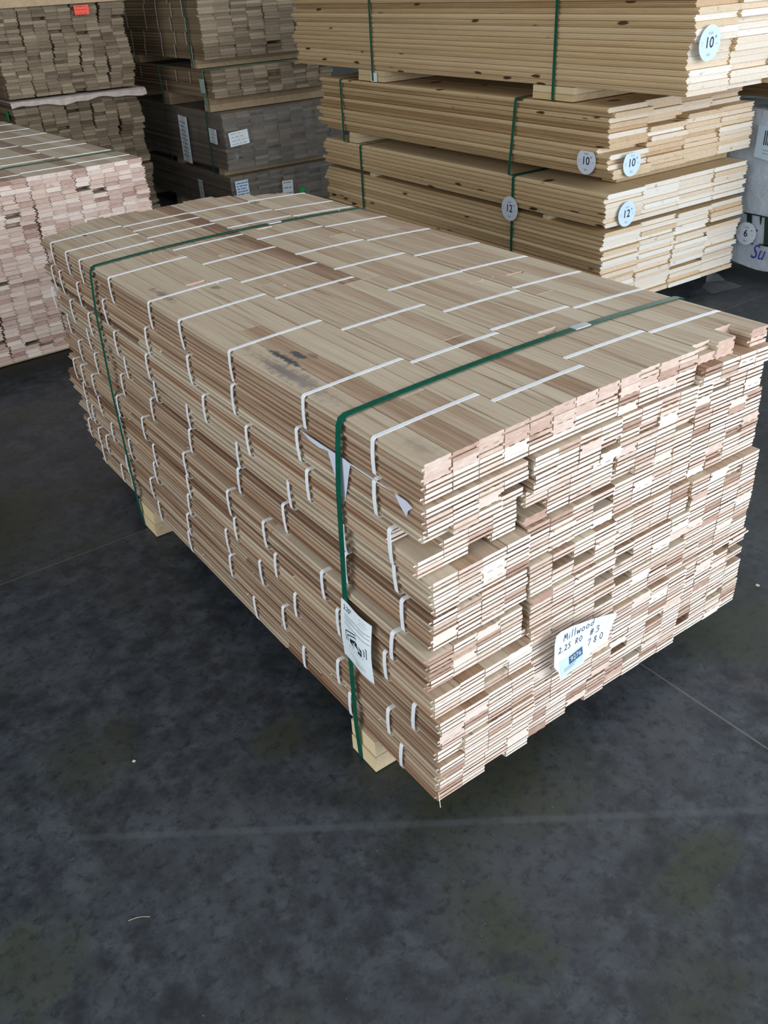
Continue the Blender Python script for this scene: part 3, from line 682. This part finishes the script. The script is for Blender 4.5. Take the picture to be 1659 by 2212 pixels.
bstrap(p2, 'green_strap', GREEN_BAND, 0.62, -0.024, 1.022, Z3+.0045, Z2T+.003, lean=-0.1); bstrap(p2, 'green_strap', GREEN_BAND, 2.145, -0.024, 1.022, Z3+.0045, Z2T+.003)
r4 = random.Random(23)
Z1 = Z2T+0.062
p1 = pine_unit('top pine board stack with clean white sawn ends and a round 10 inch tag', 1.375, Z1, 4, 16, 0.0235, 3.05, 0.255, r4, ((0.60, 0.86, 0.0), (2.07, 2.34, 0.0)), Z2T+.0045,
               recess=lambda c, l: -0.01*(c > 1))
bstrap(p1, 'green_strap', GREEN_BAND, 0.715, -0.018, 1.03, Z2T+.0045, Z1+16*0.0235+.003); bstrap(p1, 'green_strap', GREEN_BAND, 2.17, -0.018, 1.03, Z2T+.0045, Z1+16*0.0235+.003)
# tags (positions local to each unit; units are turned by -0.02 rad)
EX, UPV, SX = (1, 0, 0), (0, 0, 1), (0, -1, 0)
price_tag(p1, (0.070, -0.024, 1.222), EX, UPV, 0.062, '10', mat=STICKER)
price_tag(p2, (0.105, -0.040, 0.745), EX, UPV, 0.056, '10', cut=0.042, mat=STICKER)
price_tag(p2, (-0.030, 0.105, 0.755), SX, UPV, 0.056, '10', cut=0.042)
price_tag(p3, (0.125, -0.022, 0.520), EX, UPV, 0.056, '12', mat=STICKER)
price_tag(s1, (-0.026, 0.605, 0.470), SX, UPV, 0.060, '12')
mb = MB(); mb.box(-0.0165, -0.0155, 2.13, 2.19, Z2T+0.005, Z1-0.01); mb.build('paper_slip', PAPER_W, p1)
# --- brown oak: units at the back centre
def brown_unit(label, loc, w, ncol, zb, nlay, L, seed, wraps=False, part=None, tmu=0.5, t=0.019):
    r = random.Random(seed)
    root = thing('oak_board_stack', label, 'lumber stack', loc, 0.0, 'brown oak board stacks at the back')
    tg_stack(root, 0, w, ncol, zb, nlay, t, L, 'oak', DIM_BROWN_OAK, r, 2, 0.006, 0.006, part=part, tmu=tmu, tsg=0.2,
             gapfn=lambda c, l: 0.004*(c//2)*(1+0.5*math.sin(l*0.5+c//2)))
    return root, r
MX, MY = 2.09, 4.90
FADED = plain('faded_poly_strap', (0.42, 0.38, 0.31), 0.5, 0.05)
DIM_LUMBER = wood('dimmed_runner', [(0.0, (0.22, 0.15, 0.09)), (0.5, (0.34, 0.25, 0.15)), (1.0, (0.46, 0.35, 0.22))],  # runner wood with the shade under the back stacks put into its colour
            [(0.0, (0.34, 0.24, 0.14)), (1.0, (0.60, 0.48, 0.32))], streak_amt=0.2)
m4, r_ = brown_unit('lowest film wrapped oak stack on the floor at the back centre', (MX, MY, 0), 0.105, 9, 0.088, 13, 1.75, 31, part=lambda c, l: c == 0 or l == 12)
for ya in (0.10, 0.95, 1.55): runner(m4, 0.0, 0.93, ya, ya+.09, 0.003, 0.087, r_, DIM_LUMBER)
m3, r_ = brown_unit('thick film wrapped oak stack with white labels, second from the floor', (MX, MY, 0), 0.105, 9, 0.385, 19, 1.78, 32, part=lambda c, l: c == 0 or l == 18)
for ya in (0.08, 0.80, 1.55): runner(m3, -0.002, 0.94, ya, ya+.09, 0.3365, 0.3842, r_, DIM_LUMBER)
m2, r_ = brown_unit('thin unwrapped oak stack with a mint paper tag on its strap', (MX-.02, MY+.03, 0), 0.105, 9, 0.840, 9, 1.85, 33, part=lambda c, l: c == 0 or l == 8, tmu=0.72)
for ya in (0.09, 0.78, 1.55): runner(m2, 0.0, 0.93, ya, ya+.09, 0.7505, 0.8392, r_, DIM_LUMBER)
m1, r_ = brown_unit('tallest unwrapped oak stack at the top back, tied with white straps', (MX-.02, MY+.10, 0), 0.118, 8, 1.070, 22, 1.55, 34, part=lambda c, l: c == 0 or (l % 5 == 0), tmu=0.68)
for ya in (0.13, 1.15): runner(m1, 0.0, 0.93, ya, ya+.10, 1.0135, 1.0692, r_, DIM_LUMBER)
for root, z0, z1, L in ((m4, 0.080, 0.336, 1.80), (m3, 0.380, 0.7465, 1.83)):
    mb = MB(); x0, x1, y0, y1 = -0.022, 0.965, -0.032, L
    K = 14; r = random.Random(int(L*100)); rings = []
    per = [(x0+(x1-x0)*k/K, y0) for k in range(K)] + [(x1, y0+(y1-y0)*k/K) for k in range(K)] + [(x1-(x1-x0)*k/K, y1) for k in range(K)] + [(x0, y1-(y1-y0)*k/K) for k in range(K)]
    for j in range(7):
        z = z0+(z1-z0)*j/6
        for (x, y) in per: mb.v.append((x+r.uniform(-.004, .004), y+r.uniform(-.004, .004), min(z1-.0005, z)))
    n = len(per)
    for j in range(6):
        for k in range(n): mb.face((j*n+k, j*n+(k+1) % n, (j+1)*n+(k+1) % n, (j+1)*n+k))
    mb.face(tuple(6*n+k for k in range(n)))
    mb.build('stretch_film', FILM, root)
for i, (yy, za, zb) in enumerate([(a, 1.07+0.083*b+.002, 1.07+0.083*(b+1)) for b in range(5) for a in (0.16+0.02*b, 0.40-0.03*(b % 2), 0.66, 0.92-0.02*b, 1.22, 1.44)]):
    yj = yy + r_.uniform(-.05, .05); mb = MB(); mb.box(-0.0175, -0.0155, yj-.005, yj+.005, za, zb); mb.build('white_strap', FADED, m1)
for yy in (0.16, 1.40): bstrap(m1, 'green_strap', GREEN_BAND, yy, -0.021, 0.96, 1.0140, 1.070+22*.019+.002, 0.014)
for i, yy in enumerate((0.32, 0.75, 1.20, 1.42, 0.55)):
    mb = MB(); za = 0.846 if i % 2 else 0.92; mb.box(-0.0165, -0.0150, yy-.005, yy+.005, za, za+.075); mb.build('white_strap', FADED, m2)
TEAL = plain('teal_poly_strap', (0.06, 0.30, 0.24), 0.4, 0.08)
for yy in (0.10, 0.84): bstrap(m2, 'green_strap', TEAL, yy, -0.019, 0.956, 0.7512, 0.840+9*.019+.0012, 0.014)
for yy in (0.20, 0.93, 1.62): bstrap(m3, 'green_strap', GREEN_BAND, yy, -0.026, 0.969, 0.3385, 0.7473, 0.013)
# labels on the brown stacks
def label(root, org, right, w_, h_, mat, rot=0.0, ink=PALE_INK, name='paper_label', rows=4, r=random.Random(3)):
    cr, sr = math.cos(rot), math.sin(rot); right = Vector(right); up = Vector((0, 0, 1))
    pn = Panel(org, right*cr+up*sr, up*cr-right*sr, lambda u, v: 0.003*math.sin(u*40))
    s_ = pn.sheet(name, [(-w_/2, -h_/2), (w_/2, -h_/2), (w_/2, h_/2), (-w_/2, h_/2)], mat, root)
    ls = []
    for i in range(rows):
        v = h_*(0.36-0.72*i/max(1, rows-1)); u = -w_*0.38
        while u < w_*0.3: k = r.uniform(.06, .2)*w_; ls.append([(u, v), (u+k, v)]); u += k+w_*r.uniform(.04, .14)
    pn.strokes('printing', ls, h_*0.035+.001, ink, s_); return s_, pn
label(m3, (-0.040, 0.59, 0.535), SX, 0.150, 0.320, PAPER, -0.05, rows=9)
label(m3, (-0.036, 0.110, 0.600), SX, 0.125, 0.095, PAPER, -0.02)
label(m3, (0.082, -0.048, 0.588), EX, 0.150, 0.092, PAPER_W, 0.08)
label(m4, (-0.040, 0.440, 0.195), SX, 0.085, 0.150, PAPER, 0.0)
s_, pn = label(m4, (0.058, -0.048, 0.248), EX, 0.100, 0.130, STICKER, 0.03, ink=BLUE_INK, rows=6)
label(m4, (0.425, -0.048, 0.205), EX, 0.085, 0.100, PAPER, -0.03, ink=INK, rows=3)
pn = Panel((0.545, -0.050, 0.170), EX, UPV); pn.sheet('green_sticker', disc(0, 0, 0.021, 0.020, 16), GREEN_CARD, m4)
MINT = plain('mint_paper', (0.42, 0.55, 0.48), 0.7, 0.03)
label(m2, (-0.030, 0.105, 0.915), SX, 0.085, 0.085, MINT, 0.03)
# --- far left corner: brown oak, two units with a cardboard sheet between
KX, KY = 0.845, 5.28
r = random.Random(41)
k2 = thing('oak_board_stack', 'oak board stack under the cardboard sheet at the far left, green card on its side', 'lumber stack', (KX-.005, KY, 0), 0.0, 'brown oak board stacks at the back')
tg_stack(k2, 0, 0.0822, 10, 0.09, 44, 0.019, 2.0, 'oak', DIM_BROWN_OAK, r, 2, 0.006, 0.006, part=lambda c, l: l > 36, tmu=0.5, tsg=0.22, gapfn=lambda c, l: 0.0055*(c//2)*(1+0.5*math.sin(l*0.4+(c//2)*1.7))-.012)
for ya in (0.2, 1.6): runner(k2, 0, .83, ya, ya+.09, .003, .089, r)
ZK = 0.09+44*0.019
mb = MB(); rr_ = random.Random(8); K = 24
for side in (0.005, 0.0):
    for i in range(K+1):
        x = -0.03 + 0.90*i/K; wv = 0.008*math.sin(i*0.5)+0.004*math.sin(i*1.3)
        for j, (y, z) in enumerate(((1.9, 0.0), (-0.022, 0.0), (-0.040+wv*.5, -0.006+wv*.4), (-0.046+wv, -0.030+wv+rr_.uniform(-.001, .001)))):
            mb.v.append((x, y-(0.005-side if j == 3 else 0), z+side*(1 if j < 3 else 0)+0.0005))
M_ = 4*(K+1)
for i in range(K):
    for j in range(3):
        a = 4*i+j; mb.face((a, a+1, a+5, a+4)); mb.face((M_+a+4, M_+a+5, M_+a+1, M_+a))
    a = 4*i; mb.face((a+3, M_+a+3, M_+a+7, a+7)); mb.face((a, a+4, M_+a+4, M_+a))
for a in (0, 4*K):
    for j in range(3): mb.face((a+j, M_+a+j, M_+a+j+1, a+j+1))
cb = mb.build('cardboard_sheet', CARDBOARD, None, None, (KX, KY, ZK+.001)); tag(cb, 'grey cardboard sheet lying between the two far left oak stacks', 'cardboard')
k1 = thing('oak_board_stack', 'oak board stack on the cardboard sheet at the far left, orange card on its end', 'lumber stack', (KX, KY+.01, 0), 0.0, 'brown oak board stacks at the back')
tg_stack(k1, 0, 0.0822, 10, ZK+.0185, 26, 0.019, 2.0, 'oak', DIM_BROWN_OAK, r, 2, 0.006, 0.006, part=lambda c, l: l > 17, tmu=0.55, tsg=0.22, gapfn=lambda c, l: 0.0060*(c//2)*(1+0.5*math.sin(l*0.35+(c//2)*1.3))-.012)
ZK1 = ZK+.0185+26*.019
for root, za, zb in ((k2, 0.6, ZK), (k1, ZK+.02, ZK1)):
    for i in range(8):
        yy = 0.08+0.21*i; z = za + (i*37 % 11)/11*(zb-za-.1); mb = MB(); mb.box(-0.0150, -0.0135, yy-.005, yy+.005, z, z+.09); mb.build('white_strap', FADED, root)
label(k1, (0.551, -0.030, ZK1-.035), EX, 0.092, 0.052, ORANGE_CARD, 0.0, ink=INK, name='orange_card', rows=3)
label(k2, (-0.020, 0.125, 0.845), SX, 0.085, 0.058, GREEN_CARD, 0.0, ink=GREEN_CARD, name='green_card', rows=2)
# the load resting on top of the far left stack: bearer and wrapped sheet goods
br = MB(); br.box(0.0, 0.88, 0.0, 0.09, 0.0, 0.085, 0, 0.75, 0.4)
for i, f in enumerate(br.f):
    xs = [br.v[k][0] for k in f]; br.c[i] = (0.75, 0.4, 1 if max(xs)-min(xs) < 1e-6 else 0)
bo = br.build('bearer', DIM_LUMBER, None, None, (KX-.02, KY-.03, ZK1+.001)); tag(bo, 'pale wooden bearer lying across the top of the far left oak stack', 'timber')
# --- white wrapped lumber pack at the right edge
v = thing('wrapped_lumber_pack', 'white plastic wrapped lumber pack at the right edge, large dark lettering on its side', 'lumber pack', (3.525, 0.55, 0))
mb = MB(); r = random.Random(77); X0, X1, Y0, Y1, ZA, ZC = 0.0, 0.95, 0.0, 2.6, 0.075, 0.835
NY, NZ, NX = 60, 20, 12
from mathutils import noise as mn
def grid(fn, nu, nv):
    b = len(mb.v)
    for i in range(nu+1):
        for j in range(nv+1): mb.v.append(fn(i/nu, j/nv))
    for i in range(nu):
        for j in range(nv):
            a = b+i*(nv+1)+j; mb.face((a, a+nv+1, a+nv+2, a+1))
def wr(x, y, z): return 0.016*(mn.noise((x*4, y*5, z*6)) + 0.6*abs(mn.noise((x*9+3, y*9, z*7)))) - 0.004
grid(lambda a, b: (X0-0.012+wr(0, Y1-(Y1-Y0)*a, ZA+(ZC-ZA)*b)*math.sin(math.pi*min(1, max(0, b))), Y1-(Y1-Y0)*a, ZA+(ZC-ZA)*b+0.01*math.sin(a*40)*(b < .02)), NY, NZ)
grid(lambda a, b: (X0-.012+(X1-X0+.012)*a, Y0-0.012*math.sin(math.pi*a)+wr(a, 0, b)*math.sin(math.pi*a)*math.sin(math.pi*b), ZA+(ZC-ZA)*b), NX, NZ)
grid(lambda a, b: (X1, Y0+(Y1-Y0)*a, ZA+(ZC-ZA)*b), NX, NZ)
grid(lambda a, b: (X1-(X1-X0+.012)*a, Y1, ZA+(ZC-ZA)*b), NX, NZ)
grid(lambda a, b: (X0-.012+(X1-X0+.012)*a, Y0+(Y1-Y0)*b, ZC), NX, NY)
grid(lambda a, b: (X1-(X1-X0+.012)*a, Y0+(Y1-Y0)*b, ZA), NX, NY)
wp = mb.build('plastic_wrap', WRAP, v)
for p in wp.data.polygons: p.use_smooth = True
for ya in (0.35, 1.9): runner(v, 0.02, 0.93, ya, ya+.09, 0.002, 0.0735, r)
vp = Panel((-0.034, 0, 0), SX, UPV)
def VY(y): return -(y-0.55)
gm = plain('dark_green_print', (0.006, 0.03, 0.025), 0.5, 0.05)
mb = MB()
for pts in ([(1.728, .345), (1.697, .344), (1.672, .200), (1.702, .200)][::-1] and [(1.728, .345), (1.702, .200), (1.672, .200), (1.697, .344)],
            [(1.745, .350), (1.743, .343), (1.640, .343), (1.638, .350)], [(1.652, .344), (1.642, .303), (1.637, .303), (1.636, .344)],
            [(1.712, .203), (1.710, .197), (1.660, .197), (1.660, .203)], [(1.694, .275), (1.692, .267), (1.650, .267), (1.650, .275)]):
    vp.poly(mb, [(VY(a), b) for a, b in pts], 0.0)
mb.build('printed_letter', gm, v)
mb = MB()
for pts in ([(1.622, .343), (1.602, .205), (1.570, .205), (1.590, .343)], [(1.640, .349), (1.640, .342), (1.575, .342), (1.575, .349)], [(1.628, .209), (1.628, .201), (1.47, .201), (1.47, .209)]):
    vp.poly(mb, [(VY(a), b) for a, b in pts], 0.0)
mb.build('printed_letter', gm, v)
vp.text('lettering', 'Su', VY(1.668), 0.160, 0.105, NAVY, v, 0.0, xs=0.8, align='LEFT', shear=0.3)
price_tag(v, (-0.036, 1.725-0.55-0.014, 0.246), SX, UPV, 0.058, '6')
bc = vp.sheet('barcode_label', [(VY(1.745), 0.625), (VY(1.58), 0.600), (VY(1.58), 0.765), (VY(1.745), 0.775)], STICKER, v, 0.0005, -0.001)
vp.strokes('bars', [[(VY(1.70-0.011*i), 0.685), (VY(1.70-0.011*i), 0.750)] for i in range(10)], 0.0055, INK, bc, 0.0005)
vp.strokes('printing', [[(VY(1.70), 0.660), (VY(1.64), 0.657)], [(VY(1.70), 0.645), (VY(1.66), 0.643)]], 0.004, PALE_INK, bc, 0.0005)
# --- stack above the wrapped pack: brown boards and dark wrapped goods
r = random.Random(90)
g = thing('oak_board_stack', 'brown board stack resting on the white wrapped pack at the right edge', 'lumber stack', (3.56, 0.60, 0), 0, 'brown oak board stacks at the back')
for ya in (0.15, 0.98, 1.9): runner(g, 0, 0.85, ya, ya+.10, 0.8415, 0.888, r, wood('orange_bearer', [(0, (.30, .15, .07)), (1, (.48, .27, .14))], [(0, (.35, .2, .1)), (1, (.5, .3, .16))]))
tg_stack(g, 0, 0.105, 8, 0.889, 4, 0.019, 2.4, 'oak', DIM_BROWN_OAK, r, 2, .005, .005, part=lambda c, l: c == 0, tmu=.3)
gp = Panel((-0.012, 0, 0), SX, UPV); gp.sheet('paper_label', [(-1.13, 0.87), (-0.99, 0.85), (-0.99, 0.965), (-1.11, 0.965)], PAPER_W, g)
# --- torn film hanging under the pine and lying on the floor
mb = MB(); b = 0
pts = [(3.19, 1.66, .002), (3.40, 1.62, .003), (3.42, 1.74, .004), (3.30, 1.78, .012), (3.24, 1.76, .003)]
mb.v = pts + [(3.315, 1.79, .075), (3.345, 1.80, .078), (3.32, 1.77, .03)]
mb.face((0, 1, 2, 3, 4)); mb.face((3, 7, 5)); mb.face((7, 3, 2, 6, 5))
fs = mb.build('film_scrap', SCRAP); tag(fs, 'torn scrap of clear plastic film on the floor by the pine stack', 'plastic film')
# --- small wood chips on the floor
def chip(x, y, L, wd, a, lab):
    mb = MB(); mb.box(-wd/2, wd/2, -L/2, L/2, 0.0004, 0.0025, 0, .9, .3); o = mb.build('wood_chip', LUMBER, None, None, (x, y, 0)); o.rotation_euler = (0, 0, a)
    tag(o, lab, 'wood chip', 'wood chips on the floor')
chip(-0.451, 0.547, .006, .005, .6, 'tiny wood chip on the floor left of the near runner')
chip(1.205, 0.045, .009, .008, .2, 'pale wood chip on the floor right of the oak flooring stack')
chip(0.060, 0.812, .001, .001, .9, 'tiny wood chip beside the middle of the oak flooring stack') if False else None
mb = MB(); pts = [Vector((-0.020+0.0058*k, 0.003*math.sin(k*.5), 0.0012)) for k in range(8)]
for k, p in enumerate(pts):
    for a in range(4): mb.v.append((p.x, p.y+.0004*math.cos(a*1.5708), p.z+.0004*math.sin(a*1.5708)))
for k in range(7):
    for a in range(4): mb.face((4*k+a, 4*k+(a+1) % 4, 4*k+4+(a+1) % 4, 4*k+4+a), 0, (.9, .4, 0))
o = mb.build('wood_sliver', LUMBER, None, None, (-0.594, 0.165, 0)); o.rotation_euler = (0, 0, -0.42)
tag(o, 'thin curved wood sliver on the bare floor in the foreground', 'wood sliver')
